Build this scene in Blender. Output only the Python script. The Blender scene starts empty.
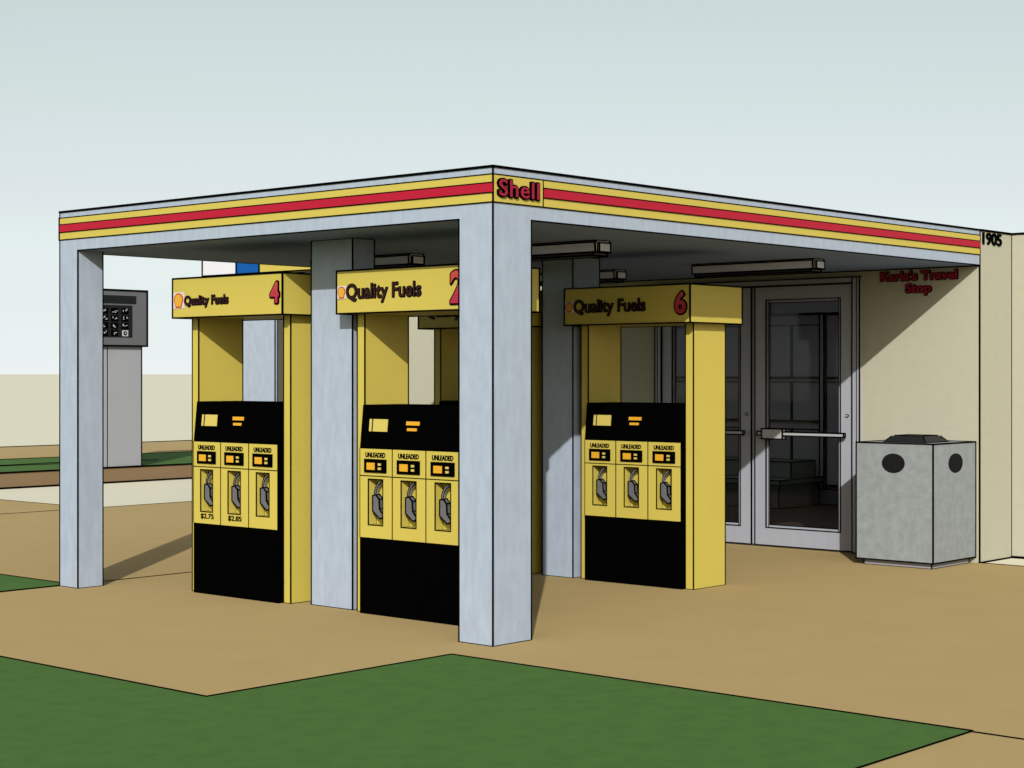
import bpy, math, random
from mathutils import Vector, Matrix
random.seed(7)
S = bpy.context.scene
COL = S.collection

# ------------------------------------------------------------------ materials
def new_mat(name):
    m = bpy.data.materials.new(name); m.use_nodes = True
    nt = m.node_tree; b = nt.nodes['Principled BSDF']
    return m, nt, b

def mat(name, rgb, rough=0.7, spec=0.3, metal=0.0, vary=0.0, scale=6.0, stretch=(1, 1, 1), bump=0.0, detail=4.0, rgb2=None, emit=None):
    """base colour with a procedural mottling of its own"""
    m, nt, b = new_mat(name)
    b.inputs['Roughness'].default_value = rough
    b.inputs['Specular IOR Level'].default_value = spec
    b.inputs['Metallic'].default_value = metal
    b.inputs['Base Color'].default_value = (*rgb, 1)
    if emit:
        b.inputs['Emission Color'].default_value = (*rgb, 1); b.inputs['Emission Strength'].default_value = emit
    if vary or rgb2:
        tc = nt.nodes.new('ShaderNodeTexCoord'); mp = nt.nodes.new('ShaderNodeMapping')
        mp.inputs['Scale'].default_value = stretch
        nz = nt.nodes.new('ShaderNodeTexNoise'); nz.inputs['Scale'].default_value = scale
        nz.inputs['Detail'].default_value = detail; nz.inputs['Roughness'].default_value = 0.6
        nt.links.new(tc.outputs['Object'], mp.inputs['Vector']); nt.links.new(mp.outputs['Vector'], nz.inputs['Vector'])
        cr = nt.nodes.new('ShaderNodeValToRGB')
        cr.color_ramp.elements[0].position = 0.3; cr.color_ramp.elements[1].position = 0.7
        lo = tuple(c * (1 - vary) for c in rgb)
        hi = rgb2 if rgb2 else tuple(min(1, c * (1 + vary)) for c in rgb)
        cr.color_ramp.elements[0].color = (*lo, 1); cr.color_ramp.elements[1].color = (*hi, 1)
        nt.links.new(nz.outputs['Fac'], cr.inputs['Fac']); nt.links.new(cr.outputs['Color'], b.inputs['Base Color'])
        if bump:
            bp = nt.nodes.new('ShaderNodeBump'); bp.inputs['Strength'].default_value = bump; bp.inputs['Distance'].default_value = 0.01
            nt.links.new(nz.outputs['Fac'], bp.inputs['Height']); nt.links.new(bp.outputs['Normal'], b.inputs['Normal'])
    return m

M = {}
M['line'] = mat('black seam', (0.0012, 0.0012, 0.0012), 1.0, 0.0)
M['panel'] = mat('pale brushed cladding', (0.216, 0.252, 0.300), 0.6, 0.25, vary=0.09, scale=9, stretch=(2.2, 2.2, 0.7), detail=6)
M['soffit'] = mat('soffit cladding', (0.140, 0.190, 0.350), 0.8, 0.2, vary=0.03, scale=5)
M['yellow'] = mat('yellow enamel', (0.3280, 0.2660, 0.0470), 0.55, 0.25, vary=0.02, scale=3)
M['red'] = mat('red enamel', (0.2500, 0.0020, 0.0150), 0.5, 0.25)
M['red_letter'] = mat('red letter paint', (0.1700, 0.0030, 0.0170), 0.5, 0.25)
M['dark_red'] = mat('dark red letter paint', (0.0140, 0.0018, 0.0022), 0.6, 0.25)
M['black'] = mat('black enamel', (0.0006, 0.0006, 0.0006), 0.9, 0.0)
M['orange'] = mat('amber display', (0.42, 0.21, 0.012), 0.5, 0.2)
M['card'] = mat('pale yellow display', (0.34, 0.275, 0.062), 0.5, 0.2)
M['nozzle'] = mat('grey nozzle plastic', (0.0750, 0.0750, 0.0770), 0.55, 0.3, vary=0.05, scale=30)
M['hose'] = mat('grey rubber hose', (0.1200, 0.1200, 0.1250), 0.6, 0.3)
M['white'] = mat('white enamel', (0.3600, 0.3500, 0.3400), 0.5, 0.25)
M['emblem_red'] = mat('emblem red', (0.33, 0.025, 0.012), 0.5, 0.2)
M['emblem_yellow'] = mat('emblem yellow', (0.42, 0.21, 0.012), 0.5, 0.2)
M['stucco'] = mat('beige stucco', (0.2630, 0.2560, 0.1920), 0.9, 0.1, vary=0.025, scale=14, bump=0.02)
M['roof'] = mat('dark roofing', (0.06, 0.06, 0.062), 0.9, 0.1, vary=0.1, scale=10)
M['alu'] = mat('brushed aluminium frame', (0.2080, 0.2170, 0.2430), 0.45, 0.3, vary=0.03, scale=20, stretch=(1, 1, .1))
M['steel'] = mat('satin steel', (0.26, 0.26, 0.265), 0.35, 0.4)
M['lamp'] = mat('grey lamp housing', (0.5400, 0.5700, 0.7000), 0.6, 0.2, vary=0.03, scale=9)
M['lens'] = mat('dark lamp lens', (0.03, 0.03, 0.032), 0.4, 0.3)
M['tan'] = mat('tan concrete', (0.2830, 0.2070, 0.0890), 0.95, 0.08, vary=0.03, scale=2.2, detail=9, bump=0.03)
M['grass'] = mat('short lawn', (0.0455, 0.0985, 0.0235), 0.95, 0.05, vary=0.09, scale=9, detail=10, bump=0.10)
M['pale'] = mat('pale bare ground', (0.4750, 0.4520, 0.3450), 0.95, 0.05, vary=0.015, scale=0.6, detail=6)
M['kerb'] = mat('brown kerb', (0.1350, 0.0896, 0.0475), 0.95, 0.08, vary=0.04, scale=4, detail=7)
M['concrete'] = mat('speckled concrete', (0.1550, 0.1700, 0.1680), 0.9, 0.12, vary=0.13, scale=15, detail=12, bump=0.03)
M['plinth'] = mat('lilac grey plinth', (0.20, 0.19, 0.205), 0.8, 0.15)
M['lid'] = mat('black plastic lid', (0.0080, 0.0085, 0.0095), 0.5, 0.25)
M['hole'] = mat('dark opening', (0.006, 0.006, 0.006), 0.8, 0.05)
M['kiosk_grey'] = mat('grey kiosk paint', (0.1900, 0.1940, 0.2050), 0.6, 0.2, vary=0.02, scale=5)
M['kiosk_dark'] = mat('dark grey kiosk paint', (0.0700, 0.0715, 0.0750), 0.6, 0.2, vary=0.02, scale=5)
M['key'] = mat('light key marks', (0.26, 0.26, 0.26), 0.6, 0.2)
M['blackish'] = mat('black glass panel', (0.006, 0.0065, 0.007), 0.5, 0.12)
M['sign_white'] = mat('white sign face', (0.4100, 0.4150, 0.4300), 0.6, 0.15)
M['sign_blue'] = mat('blue sign face', (0.0005, 0.0500, 0.2000), 0.6, 0.15)
M['floor_in'] = mat('brown shop floor', (0.1200, 0.0900, 0.0700), 0.7, 0.15, vary=0.06, scale=6)
M['wall_in'] = mat('shop inside wall', (0.5000, 0.5000, 0.5000), 0.9, 0.1)
M['shelf'] = mat('grey shop fitting', (0.4200, 0.4200, 0.4200), 0.7, 0.15, vary=0.03, scale=3)
M['shelf_dark'] = mat('dark shop fitting', (0.2200, 0.2200, 0.2200), 0.7, 0.15)

def number_mat():
    m, nt, b = new_mat('orange to crimson paint')      # the digits are printed with this gradient
    tc = nt.nodes.new('ShaderNodeTexCoord'); sp = nt.nodes.new('ShaderNodeSeparateXYZ'); cr = nt.nodes.new('ShaderNodeValToRGB')
    cr.color_ramp.elements[0].position = 0.25; cr.color_ramp.elements[0].color = (0.235, 0.004, 0.024, 1)
    cr.color_ramp.elements[1].position = 1.0; cr.color_ramp.elements[1].color = (0.30, 0.035, 0.016, 1)
    nt.links.new(tc.outputs['Generated'], sp.inputs[0]); nt.links.new(sp.outputs['Z'], cr.inputs['Fac'])
    nt.links.new(cr.outputs['Color'], b.inputs['Base Color']); b.inputs['Roughness'].default_value = 0.5
    return m
M['number'] = number_mat()

def glass_mat():
    m, nt, b = new_mat('tinted door glass')
    nt.nodes.remove(b); out = nt.nodes['Material Output']
    tr = nt.nodes.new('ShaderNodeBsdfTransparent'); tr.inputs['Color'].default_value = (0.68, 0.68, 0.68, 1)
    gl = nt.nodes.new('ShaderNodeBsdfGlossy'); gl.inputs['Roughness'].default_value = 0.03; gl.inputs['Color'].default_value = (.8, .8, .8, 1)
    mx = nt.nodes.new('ShaderNodeMixShader'); mx.inputs[0].default_value = 0.014
    nt.links.new(tr.outputs[0], mx.inputs[1]); nt.links.new(gl.outputs[0], mx.inputs[2]); nt.links.new(mx.outputs[0], out.inputs['Surface'])
    return m
M['glass'] = glass_mat()
def frosted_mat():
    m, nt, b = new_mat('added frosted sheet'); nt.nodes.remove(b)  # sheet of the added roof opening that brightens the shop interior
    t = nt.nodes.new('ShaderNodeBsdfTranslucent'); t.inputs['Color'].default_value = (.58, .59, .61, 1)
    nt.links.new(t.outputs[0], nt.nodes['Material Output'].inputs['Surface']); return m
M['frosted'] = frosted_mat()

# ------------------------------------------------------------------ mesh helpers
class MB:
    """collects faces with material names and dark edge seams, builds ONE mesh object"""
    def __init__(s): s.v = []; s.f = []; s.m = []; s.e = []
    def add(s, vs, fs, m):
        n = len(s.v); s.v += [tuple(p) for p in vs]
        for f in fs: s.f.append([n + i for i in f]); s.m.append(m)
    def seam(s, a, b, r=0.003): s.e.append((Vector(a), Vector(b), r))
    def box(s, a, b, m, r=0.0, skip=()):
        x0, y0, z0 = a; x1, y1, z1 = b
        P = [(x0, y0, z0), (x1, y0, z0), (x1, y1, z0), (x0, y1, z0), (x0, y0, z1), (x1, y0, z1), (x1, y1, z1), (x0, y1, z1)]
        s.add(P, [(0, 3, 2, 1), (4, 5, 6, 7), (0, 1, 5, 4), (1, 2, 6, 5), (2, 3, 7, 6), (3, 0, 4, 7)], m)
        if r:
            E = dict(b0=(0, 1), b1=(1, 2), b2=(2, 3), b3=(3, 0), t0=(4, 5), t1=(5, 6), t2=(6, 7), t3=(7, 4), v0=(0, 4), v1=(1, 5), v2=(2, 6), v3=(3, 7))
            for k, (i, j) in E.items():
                if k in skip or k[0] in skip: continue
                s.seam(P[i], P[j], r)
        return P
    def prism(s, poly, axis, c0, c1, m, r=0.0):
        """poly: 2D points; axis: the extruded axis ('x','y','z'); c0..c1 its range"""
        def pt(p, c):
            return {'x': (c, p[0], p[1]), 'y': (p[0], c, p[1]), 'z': (p[0], p[1], c)}[axis]
        n = len(poly); V = [pt(p, c0) for p in poly] + [pt(p, c1) for p in poly]
        s.add(V, [tuple(range(n))[::-1], tuple(range(n, 2 * n))] + [(i, (i + 1) % n, n + (i + 1) % n, n + i) for i in range(n)], m)
        if r:
            for i in range(n):
                j = (i + 1) % n
                s.seam(V[i], V[j], r); s.seam(V[n + i], V[n + j], r); s.seam(V[i], V[n + i], r)
    def tube(s, pts, rad, m, n=10):
        pts = [Vector(p) for p in pts]; rings = []
        for i, p in enumerate(pts):
            d = (pts[min(i + 1, len(pts) - 1)] - pts[max(i - 1, 0)]).normalized()
            up = Vector((0, 0, 1)) if abs(d.z) < 0.9 else Vector((1, 0, 0))
            a = d.cross(up).normalized(); b = d.cross(a)
            rr = rad[i] if isinstance(rad, (list, tuple)) else rad
            rings.append([p + (a * math.cos(t) + b * math.sin(t)) * rr for t in [2 * math.pi * k / n for k in range(n)]])
        V = [q for r_ in rings for q in r_]; F = []
        for i in range(len(pts) - 1):
            for k in range(n):
                F.append((i * n + k, i * n + (k + 1) % n, (i + 1) * n + (k + 1) % n, (i + 1) * n + k))
        F.append(tuple(range(n))[::-1]); F.append(tuple(range((len(pts) - 1) * n, len(pts) * n)))
        s.add(V, F, m)
    def build(s, name, parent=None, loc=None):
        for a, b, r in s.e:
            r *= 1.25; d = (b - a)
            if d.length < 1e-6: continue
            d.normalize(); a = a - d * r; b = b + d * r
            up = Vector((0, 0, 1)) if abs(d.z) < 0.9 else Vector((1, 0, 0))
            p = d.cross(up).normalized() * r; q = d.cross(p).normalized() * r
            V = [a + p + q, a - p + q, a - p - q, a + p - q, b + p + q, b - p + q, b - p - q, b + p - q]
            s.add(V, [(0, 1, 2, 3), (7, 6, 5, 4), (0, 4, 5, 1), (1, 5, 6, 2), (2, 6, 7, 3), (3, 7, 4, 0)], 'line')
        me = bpy.data.meshes.new(name); names = sorted(set(s.m), key=s.m.index)
        me.from_pydata(s.v, [], s.f)
        for k in names: me.materials.append(M[k])
        me.polygons.foreach_set('material_index', [names.index(k) for k in s.m])
        import bmesh
        bm = bmesh.new(); bm.from_mesh(me); bmesh.ops.recalc_face_normals(bm, faces=bm.faces); bm.to_mesh(me); bm.free()
        me.update(); o = bpy.data.objects.new(name, me); COL.objects.link(o)
        if parent: o.parent = parent
        if loc: o.location = loc
        return o

def tag(o, label=None, cat=None, group=None, kind=None):
    for k, v_ in (('label', label), ('category', cat), ('group', group), ('kind', kind)):
        if v_: o[k] = v_
    return o
def thing(name, loc, label, cat, group=None):
    o = bpy.data.objects.new(name, None); o.empty_display_size = 0.2; COL.objects.link(o); o.location = loc
    return tag(o, label, cat, group)
def kids(o): return [c for c in COL.objects if c.parent == o]
def copy_tree(o, parent=None):
    c = o.copy(); COL.objects.link(c); c.parent = parent
    for ch in kids(o): copy_tree(ch, c)
    return c

def text_mesh(body, offset, extrude, spacing=1.0):
    cu = bpy.data.curves.new('lettering', 'FONT'); cu.body = body; cu.size = 1; cu.offset = offset; cu.extrude = extrude
    cu.space_character = spacing; cu.resolution_u = 6; cu.align_x = 'CENTER'; cu.space_line = 1.02
    o = bpy.data.objects.new('lettering', cu); COL.objects.link(o)
    dg = bpy.context.evaluated_depsgraph_get(); me = bpy.data.meshes.new_from_object(o.evaluated_get(dg))
    V = [Vector(v_.co) for v_ in me.vertices]; F = [list(p.vertices) for p in me.polygons]
    bpy.data.objects.remove(o); bpy.data.meshes.remove(me); bpy.data.curves.remove(cu)
    return V, F
def lettering(body, face, depth, a0, a1, z0, z1, mats, parent, name='lettering', bold=0.02, outline=0.03, thick=0.012, spacing=1.0):
    """flat letters fixed on a vertical face. face 'x': normal -X, text runs from a0 down to a1 in Y; face 'y': normal -Y, runs a0..a1 in X"""
    base, _ = text_mesh(body, bold, 0, spacing)
    xs = [p.x for p in base]; ys = [p.y for p in base]
    bx0, bx1, by0, by1 = min(xs), max(xs), min(ys), max(ys)
    mb = MB()
    V, F = text_mesh(body, bold, 0.5, spacing)
    for i, m in enumerate(mats):
        rim = i == 0 and len(mats) > 1                                      # dark rim: the same letters spread sideways a few millimetres
        t = thick if i == 0 else thick + .002
        shifts = [(outline * math.cos(q), outline * math.sin(q)) for q in [2 * math.pi * k_ / 12 for k_ in range(12)]] if rim else [(0, 0)]
        for sa, sz in shifts:
            W = []
            for p in V:
                a = a0 + (p.x - bx0) / (bx1 - bx0) * (a1 - a0) + sa; z = z0 + (p.y - by0) / (by1 - by0) * (z1 - z0) + sz
                d = depth - (t if p.z > 0 else (-.001 if i == 0 else 0.001))
                W.append((d, a, z) if face == 'x' else (a, d, z))
            mb.add(W, F, m)
    return mb.build(name, parent)

# ------------------------------------------------------------------ measurements (metres; X away to the right, Y away to the left)
H, ZS, L, B = 2.4384, 2.181, 3.823, 5.287

# ------------------------------------------------------------------ ground
def sheet(name, polys, m, z, seams=(), r=0.005):
    mb = MB()
    for p in polys:
        mb.add([(x, y, z) for x, y in p], [tuple(range(len(p)))], m)
    for q in seams: mb.seam((*q[0], z), (*q[1], z), q[2] if len(q) > 2 else r)
    o = mb.build(name); return tag(o, kind='structure')
G = 15000
sheet('ground', [[(-G, -G), (G, -G), (G, G), (-G, G)]], 'pale', -0.004)
F0 = -40
sheet('pavement', [[(-1.85, -0.03), (B, -0.03), (B, L), (-1.85, L)],                     # under and before the canopy
                   [(-0.335, -2.81), (B, -2.81), (B, -0.03), (-0.335, -0.03)],
                   [(F0, F0), (B, F0), (B, -2.81), (F0, -2.81)],
                   [(0.09, L), (5.32, L), (5.32, 9.29), (0.09, 9.29)],
                   [(0.09, 9.29), (4.08, 9.29), (4.08, 12.64), (0.09, 12.64)]], 'tan', 0.0,
      [((-0.335, -2.81), (-0.335, F0)), ((0.09, L), (5.28, L)), ((0.09, 9.29), (5.32, 9.29)), ((4.08, 9.29), (4.08, 12.64)), ((B, -0.01), (B, F0))], 0.0034)
sheet('lawn', [[(-60, -0.03), (-1.85, -0.03), (-1.85, 60), (-60, 60)],
               [(-60, -2.81), (-0.335, -2.81), (-0.335, -0.03), (-60, -0.03)],
               [(-1.85, L), (0.09, L), (0.09, 12.6), (-1.85, 12.6)]], 'grass', 0.004,
      [((-1.85, -0.03), (-1.85, L)), ((-1.85, -0.03), (-0.335, -0.03)), ((-0.335, -0.03), (-0.335, -2.81)), ((-0.335, -2.81), (-30, -2.81), .0020), ((-1.85, L), (0.0, L)), ((0.09, L + .0), (0.09, 12.6))], 0.0034)
KZ = 0.195
k = MB(); k.box((-60, 12.64, 0), (90, 19.05, KZ), 'kerb'); k.seam((-60, 12.64, KZ), (90, 12.64, KZ), 0.008); k.seam((-60, 12.64, 0.004), (90, 12.64, 0.004), 0.012)
tag(k.build('kerb'), kind='structure')
sheet('verge', [[(-60, 12.66), (90, 12.66), (90, 15.45), (-60, 15.45)]], 'grass', KZ + 0.004,
      [((-60, 15.45), (90, 15.45)), ((5.2, 13.95), (8.2, 13.75)), ((5.2, 13.95), (8.2, 14.3))], 0.007)
sheet('footpath', [[(-60, 15.45), (90, 15.45), (90, 19.05), (-60, 19.05)]], 'tan', KZ + 0.004, [((-60, 19.05), (90, 19.05))], 0.010)

# ------------------------------------------------------------------ canopy
can = thing('fuel_canopy', (0, 0, 0), 'pale metal canopy with yellow and red fascia stripes over the fuel pumps', 'canopy')
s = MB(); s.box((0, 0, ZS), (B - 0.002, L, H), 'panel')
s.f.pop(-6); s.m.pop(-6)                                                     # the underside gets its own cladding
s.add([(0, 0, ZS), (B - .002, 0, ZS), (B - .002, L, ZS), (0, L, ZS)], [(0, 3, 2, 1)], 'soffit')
r_ = 0.0045
for a, b in (((0, 0, H), (B, 0, H)), ((0, 0, H), (0, L, H)), ((0, L, H), (B, L, H))): s.seam(a, b, 0.0052)
for a, b in (((0, .236, ZS), (0, L - .2, ZS)), ((.295, 0, ZS), (B, 0, ZS)), ((.19, L, ZS), (B, L, ZS)), ((0, 0, ZS), (0, 0, H)), ((0, L, ZS), (0, L, H))): s.seam(a, b, 0.003)
s.build('roof_slab', can)
def post(x0, y0, x1, y1, skip=()):
    c = MB(); c.box((x0, y0, 0), (x1, y1, ZS - 0.0001), 'panel', 0.003, skip=skip); return c.build('column', can)
post(0, 0, .295, .236, ('t', 'b1', 'b2'))
post(0, L - .2, .192, L, ('t',))
post(.472, 1.544, .472 + .175, 1.544 + .359)
post(2.5716, 1.6124, 2.5716 + .286, 1.6124 + .272)
zy0, zr0, zr1, zy1 = 2.257, 2.3055, 2.3562, 2.3990
PL = 0.385
y_ = MB()
y_.box((-.004, -.004, zy0), (B - .004, 0, zy1), 'yellow'); y_.box((-.004, 0, zy0), (0, L, zy1), 'yellow')
for z in (zy0, zy1): y_.seam((-.004, -.004, z), (B - .004, -.004, z), .0022); y_.seam((-.004, -.004, z), (-.004, L, z), .0022)
y_.seam((-.004, -.004, zy0), (-.004, -.004, zy1), .003); y_.seam((PL, -.004, zy0), (PL, -.004, zy1), .0022)
y_.seam((-.004, L, zy0), (-.004, L, zy1), .004)
y_.build('yellow_fascia_band', can)
rd = MB(); rd.box((PL + .004, -.008, zr0), (B - .006, -.0042, zr1), 'red'); rd.box((-.008, -.004, zr0), (-.0042, L, zr1), 'red')
for z in (zr0, zr1): rd.seam((PL, -.008, z), (B - .006, -.008, z), .002); rd.seam((-.008, 0, z), (-.008, L, z), .002)
rd.build('red_stripe', can)
lettering('Shell', 'y', -.004, .030, .342, 2.290, 2.376, ('line', 'red_letter'), can, 'lettering', bold=0.012, outline=0.0070, thick=0.012, spacing=1.10)

# ------------------------------------------------------------------ fuel pumps
D, W = .358, .9464
hw, lw = W / 2, .063
xp = -.041
ZT, ZB = 1.9875, 1.7387
def build_pump():
    t = thing('fuel_pump', (0, 0, 0), '', 'fuel pump', 'fuel pumps under the canopy')
    for sgn in (-1, 1):
        a, b = sorted((sgn * hw, sgn * (hw - lw)))
        l = MB(); l.box((0, a, 0), (D, b, ZB), 'yellow', .0028, skip=('t',)); l.build('leg', t)
    i = hw - lw - .0015
    c = MB()
    c.box((xp, -i, 0), (D - .012, i, .442), 'black'); c.box((xp + .078, -i, .442), (D - .012, i, .957), 'black')
    for sgn in (-1, 1):
        a, b = sorted((sgn * i, sgn * (i - .003))); c.box((xp, a, .442), (xp + .078, b, .957), 'black')
    c.prism([(xp, .957), (xp + .026, 1.21), (D - .05, 1.21), (D - .012, .957)], 'y', -i, i, 'black')
    c.build('cabinet', t)
    h = MB(); h.box((-.1133, -(hw + .0552), ZB), (-.1133 + .5886, hw + .0552, ZT), 'yellow', .0038); h.build('header', t)
    def slope(z): return xp + .026 * (z - .957) / .253
    def plate(mb, l0, l1, z0, z1, m, th=.004):                              # a plate on the leaning console face
        xa, xb = slope(z0), slope(z1)
        V = [(xa - th, l0, z0), (xa - th, l1, z0), (xb - th, l1, z1), (xb - th, l0, z1), (xa + .002, l0, z0), (xa + .002, l1, z0), (xb + .002, l1, z1), (xb + .002, l0, z1)]
        mb.add(V, [(0, 1, 2, 3), (7, 6, 5, 4), (0, 4, 5, 1), (1, 5, 6, 2), (2, 6, 7, 3), (3, 7, 4, 0)], m)
    d = MB(); plate(d, .19, .34, 1.057, 1.128, 'card'); d.seam((slope(1.057) - .005, .312, 1.057), (slope(1.128) - .005, .312, 1.128), .0022); d.build('price_display', t)
    e = MB(); plate(e, -.0675, .0375, 1.097, 1.119, 'orange'); plate(e, -.0485, .0285, 1.065, 1.081, 'orange'); e.build('card_slot', t)
    pw3 = 2 * (i - .003) / 3
    for cidx in (1, 0, -1):
        c0 = cidx * pw3
        p = MB(); x0 = xp - .003; a, b = c0 - pw3 / 2 + .001, c0 + pw3 / 2 - .001; z0, z1 = .443, .956
        ra, rb, r0, r1 = c0 - .058, c0 + .064, .517, .782; xb_ = xp + .062
        V = [(x0, a, z0), (x0, b, z0), (x0, b, z1), (x0, a, z1), (x0, ra, r0), (x0, rb, r0), (x0, rb, r1), (x0, ra, r1), (xb_, ra, r0), (xb_, rb, r0), (xb_, rb, r1), (xb_, ra, r1)]
        p.add(V, [(0, 1, 5, 4), (1, 2, 6, 5), (2, 3, 7, 6), (3, 0, 4, 7), (4, 5, 9, 8), (5, 6, 10, 9), (6, 7, 11, 10), (7, 4, 8, 11), (8, 9, 10, 11)], 'yellow')
        p.add([(x0, a, z0), (x0, b, z0), (x0, b, z1), (x0, a, z1), (xp + .07, a, z0), (xp + .07, b, z0), (xp + .07, b, z1), (xp + .07, a, z1)], [(0, 4, 5, 1), (1, 5, 6, 2), (2, 6, 7, 3), (3, 7, 4, 0), (4, 5, 6, 7)], 'yellow')
        for q0, q1 in ((4, 5), (5, 6), (6, 7), (7, 4)): p.seam(V[q0], V[q1], .0022)
        p.seam(V[8], V[9], .0012); p.seam(V[9], V[10], .0012); p.seam(V[10], V[11], .0012); p.seam(V[5], V[9], .0012); p.seam(V[6], V[10], .0012)
        p.seam((x0, a, .80), (x0, b, .80), .002)
        for yy in (a, b): p.seam((x0, yy, z0), (x0, yy, z1), .0016)
        po = p.build('dispenser_panel', t)
        q = MB(); q.box((x0 - .008, c0 - .0885, .82), (x0 + .001, c0 + .0925, .898), 'black'); q.build('grade_selector', po)
        q = MB(); q.box((x0 - .011, c0 + .002, .836), (x0 - .007, c0 + .068, .877), 'orange'); q.build('screen', po)
        for zz in (.838, .862):
            q = MB(); q.box((x0 - .012, c0 - .050, zz), (x0 - .007, c0 - .026, zz + .013), 'card'); q.build('button', po)
        lettering('UNLEADED', 'x', x0, c0 + .086, c0 - .078, .907, .936, ('black',), po, 'lettering', bold=0.032, thick=.003)
        n = MB(); xn = xp + .008
        out = [(c0 + .038, .686), (c0 + .012, .692), (c0 - .014, .668), (c0 - .018, .612), (c0 - .048, .578), (c0 - .042, .562), (c0 - .018, .556), (c0 + .038, .598)]
        n.prism(out, 'x', xn, xn + .030, 'nozzle', .0028)
        n.build('nozzle', po)
        hs = MB(); pts = []
        for j in range(9):
            u_ = j / 8.0
            pts.append((xn + .014, c0 + .024 - .070 * u_ ** 1.8, .684 + .088 * math.sin(u_ * math.pi / 2) ** .9))
        hs.tube(pts, .0095, 'hose', 8)
        hs.tube([(p_[0] - .0095, p_[1] + .006, p_[2] + .003) for p_ in pts], .0028, 'line', 6)
        hs.tube([(p_[0] - .0095, p_[1] - .006, p_[2] - .003) for p_ in pts], .0028, 'line', 6)
        hs.build('hose', po)
    return t

def scallop(mb, cy, cz, ry, rz, x0, x1, m, ribs=False):
    pts = []
    N = 7
    for j in range(N * 6 + 1):
        a = math.radians(-26 + 232 * j / (N * 6)); bump_ = 1 - .07 * (0.5 + 0.5 * math.cos(2 * math.pi * j / 6.0))
        pts.append((cy + ry * bump_ * math.cos(a), cz + .10 * rz + .9 * rz * bump_ * math.sin(a)))
    pts += [(cy - .66 * ry, cz - .78 * rz), (cy - .58 * ry, cz - rz), (cy + .58 * ry, cz - rz), (cy + .66 * ry, cz - .78 * rz)]
    mb.prism(pts, 'x', x0, x1, m)
    if ribs:
        for j in range(-2, 3):
            a = math.radians(90 + j * 27)
            mb2 = ((cy + .30 * ry * math.cos(a), cz - .45 * rz + .1 * rz * math.sin(a)), (cy + .80 * ry * math.cos(a), cz + .10 * rz + .72 * rz * math.sin(a)))
            (y0, z0), (y1, z1) = mb2; dy, dz = y1 - y0, z1 - z0; l_ = math.hypot(dy, dz); ny, nz = -dz / l_ * .0007, dy / l_ * .0007
            mb.prism([(y0 + ny, z0 + nz), (y1 + ny, z1 + nz), (y1 - ny, z1 - nz), (y0 - ny, z0 - nz)], 'x', x0 - .0012, x0 - .0002, 'card')

def dress(t, number, em, tx, num):
    hd = [c for c in kids(t) if c.name.split('.')[0] == 'header'][0]
    xh = -.1133
    e = MB(); l1, l0, z0, z1 = em
    e.box((xh - .004, l0, z0), (xh, l1, z1), 'white'); e.build('emblem_plate', hd)
    e = MB(); cy, cz, ry, rz = (l0 + l1) / 2, (z0 + z1) / 2, (l1 - l0) * .46, (z1 - z0) * .46
    scallop(e, cy, cz, ry, rz, xh - .006, xh - .0035, 'emblem_red'); scallop(e, cy, cz, ry * .80, rz * .82, xh - .0075, xh - .0055, 'emblem_yellow', True)
    e.build('emblem', hd)
    lettering('Quality Fuels', 'x', xh, tx[0], tx[1], tx[2], tx[3], ('line', 'dark_red'), hd, 'lettering', bold=0.004, outline=0.0052, thick=.004)
    if number: lettering(number, 'x', xh, num[0], num[1], num[2], num[3], ('line', 'number'), hd, 'number', bold=0.03, outline=0.0095, thick=.007)

base = build_pump()
c4 = (.4175, 2.0288 + hw); c2 = (.4585, .549 + hw * .992); c6 = (2.588, .6217 + hw * .984); c8 = (2.581, 1.999 + hw * .984)
spots = [(c4, (1, 1, 1)), (c2, (.992, .992, .9965)), (c6, (.984, .984, .984)), (c8, (.984, .984, .984))]
pumps = []
for j, ((x, y), sc) in enumerate(spots):
    o = base if j == 0 else copy_tree(base)
    o.location = (x, y, 0); o.scale = sc; pumps.append(o)
std = ((.520, .446, 1.824, 1.899), (.443, -.166, 1.797, 1.906))
dress(pumps[0], '4', (.516, .410, 1.797, 1.900), (.405, -.026, 1.800, 1.872), (-.425, -.503, 1.808, 1.933))
dress(pumps[1], '2', *std, (-.398, -.505, 1.775, 1.953))
dress(pumps[2], '6', *std, (-.412, -.500, 1.796, 1.942))
dress(pumps[3], None, *std, None)
for j, txt in ((1, '$2.75'), (0, '$2.85')):
    pn = sorted([c for c in kids(pumps[0]) if c.name.startswith('dispenser_panel')], key=lambda o: o.name)[1 - j]
    c0 = j * 2 * (hw - lw - .0045) / 3
    lettering(txt, 'x', xp - .003, c0 + .060, c0 - .068, .470, .506, ('black',), pn, 'price', bold=0.015, thick=.004)
pumps[0]['label'] = 'yellow and black fuel pump with red number 4 and two prices under its nozzles'
pumps[1]['label'] = 'yellow and black fuel pump with red number 2, closest to the canopy corner column'
pumps[2]['label'] = 'shaded yellow and black fuel pump with red number 6 before the glass doors'
pumps[3]['label'] = 'shaded yellow fuel pump half hidden behind the pump with number 2'

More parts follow.
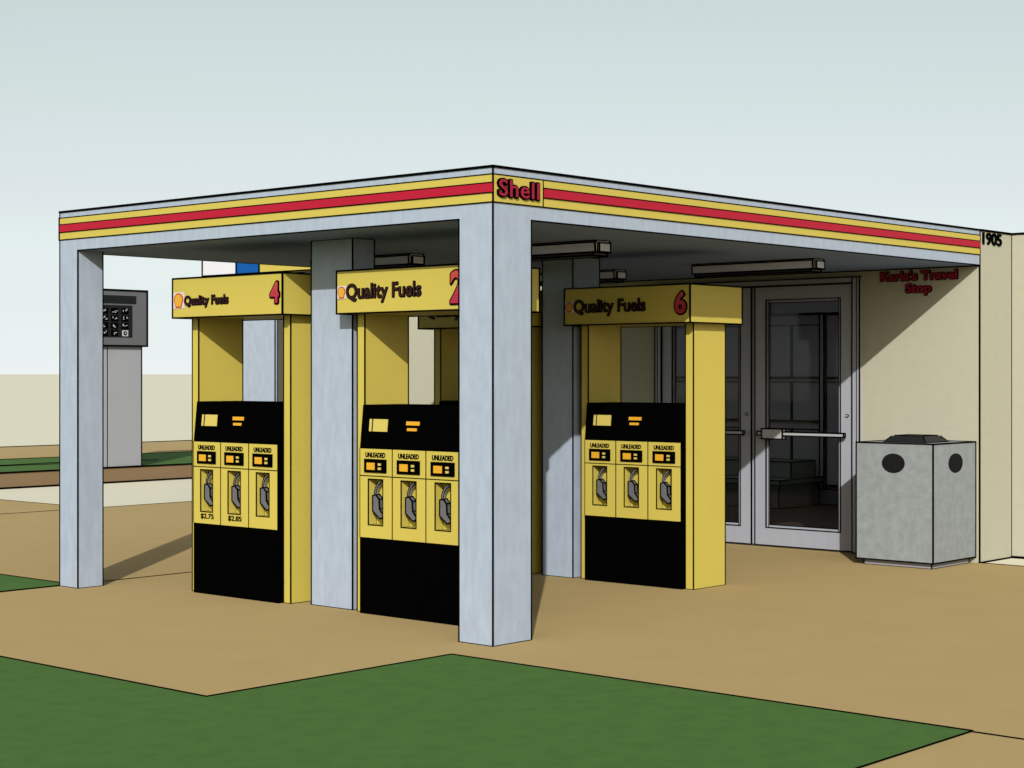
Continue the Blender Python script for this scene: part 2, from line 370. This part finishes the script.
# ------------------------------------------------------------------ ceiling lights
def ceiling_light(x, y, label):
    t = thing('ceiling_light', (x, y, ZS), label, 'ceiling light', 'strip lights under the canopy')
    h = MB(); prof = [(0, -.072), (-.004, -.014), (.012, -.004), (.012, 0), (.13, 0), (.13, -.004), (.146, -.014), (.142, -.072)]
    h.prism(prof, 'y', 0, .96, 'lamp', .0035); h.build('housing', t)
    l = MB(); l.box((.006, .02, -.092), (.136, .94, -.073), 'lens', .004); l.build('lens', t)
    e = MB(); e.box((.02, -.016, -.070), (.122, -.0035, -.018), 'lamp', .003); e.build('end_cap', t)
    return t
l0 = ceiling_light(3.80, .49, 'long grey strip light on the ceiling above the glass doors')
l0.scale = (1, 1.06, 1)
for (x, y), lb in (((1.52, .565), 'grey strip light on the ceiling just right of the near corner column'),
                   ((3.90, 2.31), 'grey strip light on the ceiling poking out above the left of the number 6 pump'),
                   ((1.60, 2.21), 'grey strip light on the ceiling above the header of the number 2 pump')):
    c = copy_tree(l0); c.scale = (1, 1, 1); c.location = (x, y, ZS); c['label'] = lb

# ------------------------------------------------------------------ shop building
bld = thing('shop_building', (B, 0, 0), 'flat roofed beige stucco shop with glass double doors and red wall lettering', 'shop')
def bx(mb, a, b, m, r=0, skip=()):
    mb.box((a[0] - B, a[1], a[2]), (b[0] - B, b[1], b[2]), m, r, skip)
YL, XE, T = 7.95, 12.4, .15
dy0, dy1, dz = .99, 2.955, 2.132
w = MB()
bx(w, (B, 0, 0), (B + T, dy0, H), 'stucco'); bx(w, (B, dy1, 0), (B + T, YL, H), 'stucco'); bx(w, (B, dy0, dz), (B + T, dy1, H), 'stucco')
bx(w, (B + T, 0, 0), (5.80, T, H), 'stucco'); bx(w, (5.80, -7, 0), (5.80 + T, T, H), 'stucco')
bx(w, (5.95, -7, 0), (XE, -7 + T, H), 'stucco'); bx(w, (XE, -7, 0), (XE + T, YL, H), 'stucco'); bx(w, (B + T, YL - T, 0), (XE, YL, H), 'stucco')
X5 = 5.80 - B
w.seam((0, 0, 0), (0, 0, H), .004); w.seam((X5, 0, 0), (X5, 0, H), .0035); w.seam((0, 0, H), (X5, 0, H), .0062); w.seam((X5, 0, H), (X5, -7, H), .0062)
w.seam((0, 0, 0.0), (X5, 0, 0.0), .006); w.seam((X5, 0, 0.004), (X5, -7, 0.004), .008); w.seam((0, L, H), (0, YL, H), .008); w.seam((0, YL, 0), (0, YL, H), .006)
w.seam((0, 0, ZS - .004), (0, L, ZS - .004), .004)
w.build('wall', bld)
rf = MB(); sx0, sx1, sy0, sy1 = 5.9, 8.3, 1.0, 7.0
bx(rf, (B + T + .01, T + .01, H - .12), (XE, sy0, H - .02), 'roof'); bx(rf, (B + T + .01, sy1, H - .12), (XE, YL - T - .01, H - .02), 'roof')
bx(rf, (B + T + .01, sy0, H - .12), (sx0, sy1, H - .02), 'roof'); bx(rf, (sx1, sy0, H - .12), (XE, sy1, H - .02), 'roof'); bx(rf, (5.96, -6.84, H - .12), (XE, T, H - .02), 'roof'); rfo = rf.build('roof', bld)
sk = MB(); bx(sk, (sx0 + .01, sy0 + .01, H - .05), (sx1 - .01, sy1 - .01, H - .04), 'frosted'); sk.build('added_skylight', rfo)  # added, unseen roof pane: lets daylight in to brighten the shop interior
fl = MB(); bx(fl, (B + T, T, 0.006), (XE - .01, YL - T, .02), 'floor_in'); fl.build('floor', bld)
lettering("Karla's Travel\nStop", 'x', 0, .815, .175, 1.975, 2.160, ('line', 'red_letter'), bld, 'lettering', bold=0.03, outline=0.0062, thick=.010)
lettering('1905', 'y', 0, .035, .335, 2.335, 2.425, ('line',), bld, 'lettering', bold=0.015, thick=.012)
# doors
fr = MB(); fx0, fx1 = -.022, .10
for a, b in ((dy0, dy0 + .065), (dy1 - .065, dy1)): fr.box((fx0, a, 0.004), (fx1, b, dz), 'alu', .0035)
fr.box((fx0, dy0 + .066, dz - .045), (fx1, dy1 - .066, dz), 'alu', .0035)
for yy in (dy0 + .026, dy1 - .026): fr.seam((fx0, yy, 0), (fx0, yy, dz), .0022)
fr.build('door_frame', bld)
def door(y0, y1, hinge):
    d = MB(); x0, x1 = -.012, .035; st = .105; zt, zb = dz - .05, .012; g0, g1 = .155, 1.975
    d.box((x0, y0, zb), (x1, y0 + st, zt), 'alu'); d.box((x0, y1 - st, zb), (x1, y1, zt), 'alu')
    d.box((x0, y0 + st, zb), (x1, y1 - st, g0), 'alu'); d.box((x0, y0 + st, g1), (x1, y1 - st, zt), 'alu')
    for a, b in (((x0, y0, zb), (x0, y1, zb)), ((x0, y1, zb), (x0, y1, zt)), ((x0, y1, zt), (x0, y0, zt)), ((x0, y0, zt), (x0, y0, zb)),
                 ((x0, y0 + st, g0), (x0, y1 - st, g0)), ((x0, y1 - st, g0), (x0, y1 - st, g1)), ((x0, y1 - st, g1), (x0, y0 + st, g1)), ((x0, y0 + st, g1), (x0, y0 + st, g0))): d.seam(a, b, .0032)
    o = d.build('door', bld)
    g = MB(); g.box((.008, y0 + st - .004, g0 - .004), (.014, y1 - st + .004, g1 + .004), 'glass'); go = g.build('glass_pane', o)
    bd = MB(); q = .022
    a, b = y0 + st, y1 - st
    bd.box((-.004, a, g0), (.007, a + q, g1), 'alu', .002); bd.box((-.004, b - q, g0), (.007, b, g1), 'alu', .002)
    bd.box((-.004, a + q, g0), (.007, b - q, g0 + q), 'alu', .002); bd.box((-.004, a + q, g1 - q), (.007, b - q, g1), 'alu', .002); bd.build('glazing_bead', o)
    pb = MB(); ya, yb = y0 + .045, y1 - .055
    pb.box((-.065, ya, .895), (-.045, yb, .925), 'steel', .004)
    s0, s1 = (y1 - .30, y1 - .105)
    pb.box((-.075, s0, .868), (-.03, s1, .948), 'steel', .004)
    for yy in (ya + .02, yb - .05): pb.box((-.046, yy, .897), (-.012, yy + .03, .923), 'steel')
    pb.build('push_bar', o)
    lk = MB(); yy = y0 + .045
    lk.tube([(-.020, yy, 1.06), (-.012, yy, 1.06)], .014, 'line', 14); lk.tube([(-.023, yy, 1.06), (-.0195, yy, 1.06)], .008, 'steel', 14); lk.build('lock', o)
mid = (dy0 + dy1) / 2
door(dy0 + .068, mid - .018, 0); door(mid + .018, dy1 - .068, 1)
pl = MB(); pl.box((-.004, mid - .0165, .012), (.04, mid + .0165, dz - .05), 'alu', .0028); pl.build('meeting_stile', bld)
rp = MB(); rp.box((-.002, dy0 + .066, .004), (.1, dy1 - .066, .011), 'shelf_dark'); rp.build('threshold', bld)

# things inside the shop
ck = thing('display_cooler', (9.28, 0, 0.02), 'tall grey row of cooler doors inside the shop, seen through the glass doors', 'cooler')
b_ = MB(); b_.box((0, .3, 0), (.75, 6.2, .16), 'shelf_dark', .0042); b_.box((.05, .3, .16), (.75, 6.2, 1.99), 'shelf'); b_.box((-.03, .3, 2.0), (.75, 6.2, 2.16), 'shelf_dark', .0042); b_.build('case', ck)
edges = [6.1, 5.1, 4.70, 4.19, 3.84]
for y1, y0 in zip(edges[:-1], edges[1:]):
    for z0, z1 in ((1.33, 1.88), (.87, 1.28), (.20, .78)):
        d = MB(); d.box((.02, y0 + .01, z0), (.05, y1 - .01, z1), 'shelf', .0042); d.build('cooler_door', ck)
p_ = MB(); p_.box((.0, 3.785, .16), (.052, 3.835, 1.99), 'shelf', .0042); p_.build('upright', ck)
for y1, y0 in ((3.775, 3.2), (3.2, 2.6)):
    for z0, z1 in ((1.33, 1.98), (.20, 1.28)):
        d = MB(); d.box((.02, y0 + .01, z0), (.05, y1 - .01, z1), 'shelf', .0042); d.build('cooler_door', ck)
ct = thing('display_stand', (8.35, 3.80, 0.02), 'low stepped grey display stand on the shop floor, seen through the glass doors', 'display stand')
q = MB(); q.box((.10, 0, 0), (.85, 2.2, .24), 'shelf_dark', .0042); q.build('base', ct)
q = MB(); q.box((.04, -.05, .241), (.88, 2.25, .29), 'shelf_dark', .0042); q.build('lower_shelf', ct)
q = MB(); q.box((.42, .06, .291), (.88, 2.2, .46), 'shelf_dark', .0042); q.build('upper_shelf', ct)

# ------------------------------------------------------------------ trash can
tx0, ty0, tw, td = 4.642, .030, .638, .618
tc_ = thing('trash_can', (tx0, ty0, 0), 'square speckled concrete litter bin with round openings beside the glass doors', 'trash can')
b_ = MB(); b_.box((0, 0, .043), (tw, td, .887), 'concrete', .0038); b_.build('body', tc_)
p_ = MB(); p_.box((.035, .03, 0), (tw - .045, td - .045, .0425), 'plinth', .003); p_.build('plinth', tc_)
def disc(face, c, z, rad, depth, ry=1.0):
    o = MB(); pts = [(c + rad * math.cos(t), z + rad * ry * math.sin(t)) for t in [2 * math.pi * i / 40 for i in range(40)]]
    o.prism(pts, face, depth, depth + .010, 'hole'); return o.build('opening', tc_)
disc('x', .315, .743, .092, -.003, .76); disc('y', .330, .743, .106, -.003, .66)
ld = MB()
lv = []
for (i0, i1, z) in ((.150, .140, .888), (.160, .150, .900), (.190, .180, .930), (.208, .198, .934)):
    lv.append([(i0, i1, z), (tw - i0, i1, z), (tw - i0, td - i1, z), (i0, td - i1, z)])
V = [p for r in lv for p in r]; F = [(0, 3, 2, 1), (12, 13, 14, 15)]
for k_ in range(3):
    for j in range(4): F.append((k_ * 4 + j, k_ * 4 + (j + 1) % 4, k_ * 4 + 4 + (j + 1) % 4, k_ * 4 + 4 + j))
ld.add(V, F, 'lid')
for j in range(4): ld.seam(lv[3][j], lv[3][(j + 1) % 4], .004); ld.seam(lv[0][j], lv[0][(j + 1) % 4], .004); ld.seam(lv[1][j], lv[2][j], .003)
ld.build('lid', tc_)

# ------------------------------------------------------------------ pay kiosk on the verge
kx, ky = 6.35, 12.66
kk = thing('service_kiosk', (kx, ky, KZ + .004), 'grey service kiosk with black keypad panel standing on the far grass verge', 'kiosk')
b_ = MB(); b_.box((0, 0, 0), (.79, .34, 1.545), 'kiosk_grey', .006, skip=('t',)); b_.seam((.262, 0, 0), (.262, 0, 1.545), .0035); b_.build('body', kk)
h_ = MB(); h_.box((-.12, -.04, 1.545), (.848, .40, 2.255), 'kiosk_dark', .009); h_.build('head', kk)
n_ = MB(); n_.box((-.02, -.048, 2.085), (.672, -.040, 2.185), 'blackish'); n_.build('name_strip', kk)
n_ = MB(); n_.box((-.02, -.048, 1.655), (.612, -.040, 2.062), 'blackish'); pn = n_.build('keypad_panel', kk)
for cx_ in (.04, .19, .34, .50):
    for r in range(4):
        zz = 1.985 - r * .094
        n_ = MB()
        if cx_ == .50 and r == 3:
            n_.box((cx_ - .045, -.053, zz - .035), (cx_ + .045, -.048, zz + .04), 'key')
            n_.prism([(cx_ + .028 * math.cos(t), zz + .002 + .028 * math.sin(t)) for t in [2 * math.pi * i / 16 for i in range(16)]], 'y', -.056, -.0535, 'blackish')
            n_.box((cx_ - .008, -.059, zz - .006), (cx_ + .010, -.0563, zz + .01), 'key')
        else:
            n_.box((cx_ - .055, -.053, zz - .036), (cx_ + .05, -.0485, zz + .04), 'black')
            for _ in range(4):
                a = cx_ + random.uniform(-.042, .024); z0 = zz + random.uniform(-.024, .014); hz = random.choice((.008, .024)); wz = .007 if hz > .01 else .020
                n_.box((a, -.056 - random.random() * .002, z0), (a + wz, -.0532, z0 + hz), 'key')
        n_.build('key', pn)

# ------------------------------------------------------------------ road sign beyond the canopy
sg = thing('pole_sign', (4.62, 7.26, 0), 'tall pole sign with white, blue and yellow panels beyond the left side of the canopy', 'sign')
q = MB(); q.box((.0, -.175, 0), (.03, .40, 2.36), 'panel', .0035); q.build('pole', sg)
zb_, zt_ = 2.372, 2.86
for a, b, m in ((.350, .885, 'sign_white'), (0.0, .350, 'sign_blue'), (-.84, 0.0, 'yellow')):
    q = MB(); q.box((-.05, a + .001, zb_), (.12, b - .001, zt_), m, .006); q.build({'sign_white': 'white_panel', 'sign_blue': 'blue_panel', 'yellow': 'yellow_panel'}[m], sg)

# ------------------------------------------------------------------ sky, sun, camera
TOSUN = Vector((-1, -.815, .613)).normalized()
elev = math.asin(TOSUN.z); az = math.atan2(TOSUN.x, TOSUN.y)
wd = bpy.data.worlds.new('World'); S.world = wd; wd.use_nodes = True; nt = wd.node_tree
bg = nt.nodes['Background']; out = nt.nodes['World Output']
sky = nt.nodes.new('ShaderNodeTexSky'); sky.sky_type = 'NISHITA'; sky.sun_disc = False
sky.sun_elevation = elev; sky.sun_rotation = az; sky.air_density = 1.0; sky.dust_density = 2.0; sky.ozone_density = 1.0
nt.links.new(sky.outputs[0], bg.inputs['Color']); bg.inputs['Strength'].default_value = 0.05
# pale high haze of the sky itself: bright at the horizon, thinning towards the zenith
tcw = nt.nodes.new('ShaderNodeTexCoord'); sp = nt.nodes.new('ShaderNodeSeparateXYZ'); cr = nt.nodes.new('ShaderNodeValToRGB')
nt.links.new(tcw.outputs['Generated'], sp.inputs[0]); nt.links.new(sp.outputs['Z'], cr.inputs['Fac'])
HZ = [(0.0, (.486, .515, .522)), (.019, (.398, .444, .469)), (.042, (.31, .345, .39)), (.099, (.259, .243, .243)), (.15, (.249, .236, .182)), (.2, (.236, .236, .158)), (.4, (.20, .20, .16)), (.7, (.12, .12, .12)), (1.0, (.05, .06, .07))]
el = cr.color_ramp.elements
el[0].position, el[0].color = HZ[0][0], (*HZ[0][1], 1); el[1].position, el[1].color = HZ[-1][0], (*HZ[-1][1], 1)
for p0, c0 in HZ[1:-1]:
    e = el.new(p0); e.color = (*c0, 1)
bg2 = nt.nodes.new('ShaderNodeBackground'); bg2.inputs['Strength'].default_value = 1.0
nt.links.new(cr.outputs['Color'], bg2.inputs['Color'])
ad = nt.nodes.new('ShaderNodeAddShader'); nt.links.new(bg.outputs[0], ad.inputs[0]); nt.links.new(bg2.outputs[0], ad.inputs[1]); 
# added sky glow round the sun, brightens the shade under the canopy
nv = nt.nodes.new('ShaderNodeVectorMath'); nv.operation = 'DOT_PRODUCT'; nv.inputs[1].default_value = TOSUN
nt.links.new(tcw.outputs['Generated'], nv.inputs[0])
mxm = nt.nodes.new('ShaderNodeMath'); mxm.operation = 'MAXIMUM'; mxm.inputs[1].default_value = 0.0; nt.links.new(nv.outputs['Value'], mxm.inputs[0])
pw = nt.nodes.new('ShaderNodeMath'); pw.operation = 'POWER'; pw.inputs[1].default_value = 3.0; nt.links.new(mxm.outputs[0], pw.inputs[0])
ms = nt.nodes.new('ShaderNodeMath'); ms.operation = 'MULTIPLY'; ms.inputs[1].default_value = 0.85; nt.links.new(pw.outputs[0], ms.inputs[0])
bg3 = nt.nodes.new('ShaderNodeBackground'); bg3.inputs['Color'].default_value = (.95, .98, 1.0, 1); nt.links.new(ms.outputs[0], bg3.inputs['Strength'])
ad2 = nt.nodes.new('ShaderNodeAddShader'); nt.links.new(ad.outputs[0], ad2.inputs[0]); nt.links.new(bg3.outputs[0], ad2.inputs[1])
nt.links.new(ad2.outputs[0], out.inputs['Surface'])

sl = bpy.data.lights.new('sun', 'SUN'); sl.energy = 4.0; sl.angle = math.radians(0.5); sl.color = (1.0, .975, .94)
so = bpy.data.objects.new('sun', sl); COL.objects.link(so); so.location = (-10, -8, 12)
so.rotation_euler = (-TOSUN).to_track_quat('-Z', 'Y').to_euler()

cd = bpy.data.cameras.new('camera'); co = bpy.data.objects.new('camera', cd); COL.objects.link(co)
cd.sensor_width = 36; cd.lens = 36 * 1753.944 / 1024; cd.shift_y = -(384 - 374.15) / 1024; cd.clip_start = .05; cd.clip_end = 40000
co.location = (-6.572, -5.997, 1.3825)
co.rotation_euler = Vector((.7460, .6660, 0)).to_track_quat('-Z', 'Y').to_euler()
S.camera = co
S.view_settings.view_transform = 'Standard'; S.view_settings.look = 'None'; S.view_settings.gamma = 1; S.view_settings.exposure = 0.6
S.view_settings.use_curve_mapping = False
S.cycles.max_bounces = 10; S.cycles.diffuse_bounces = 8; S.cycles.transparent_max_bounces = 8
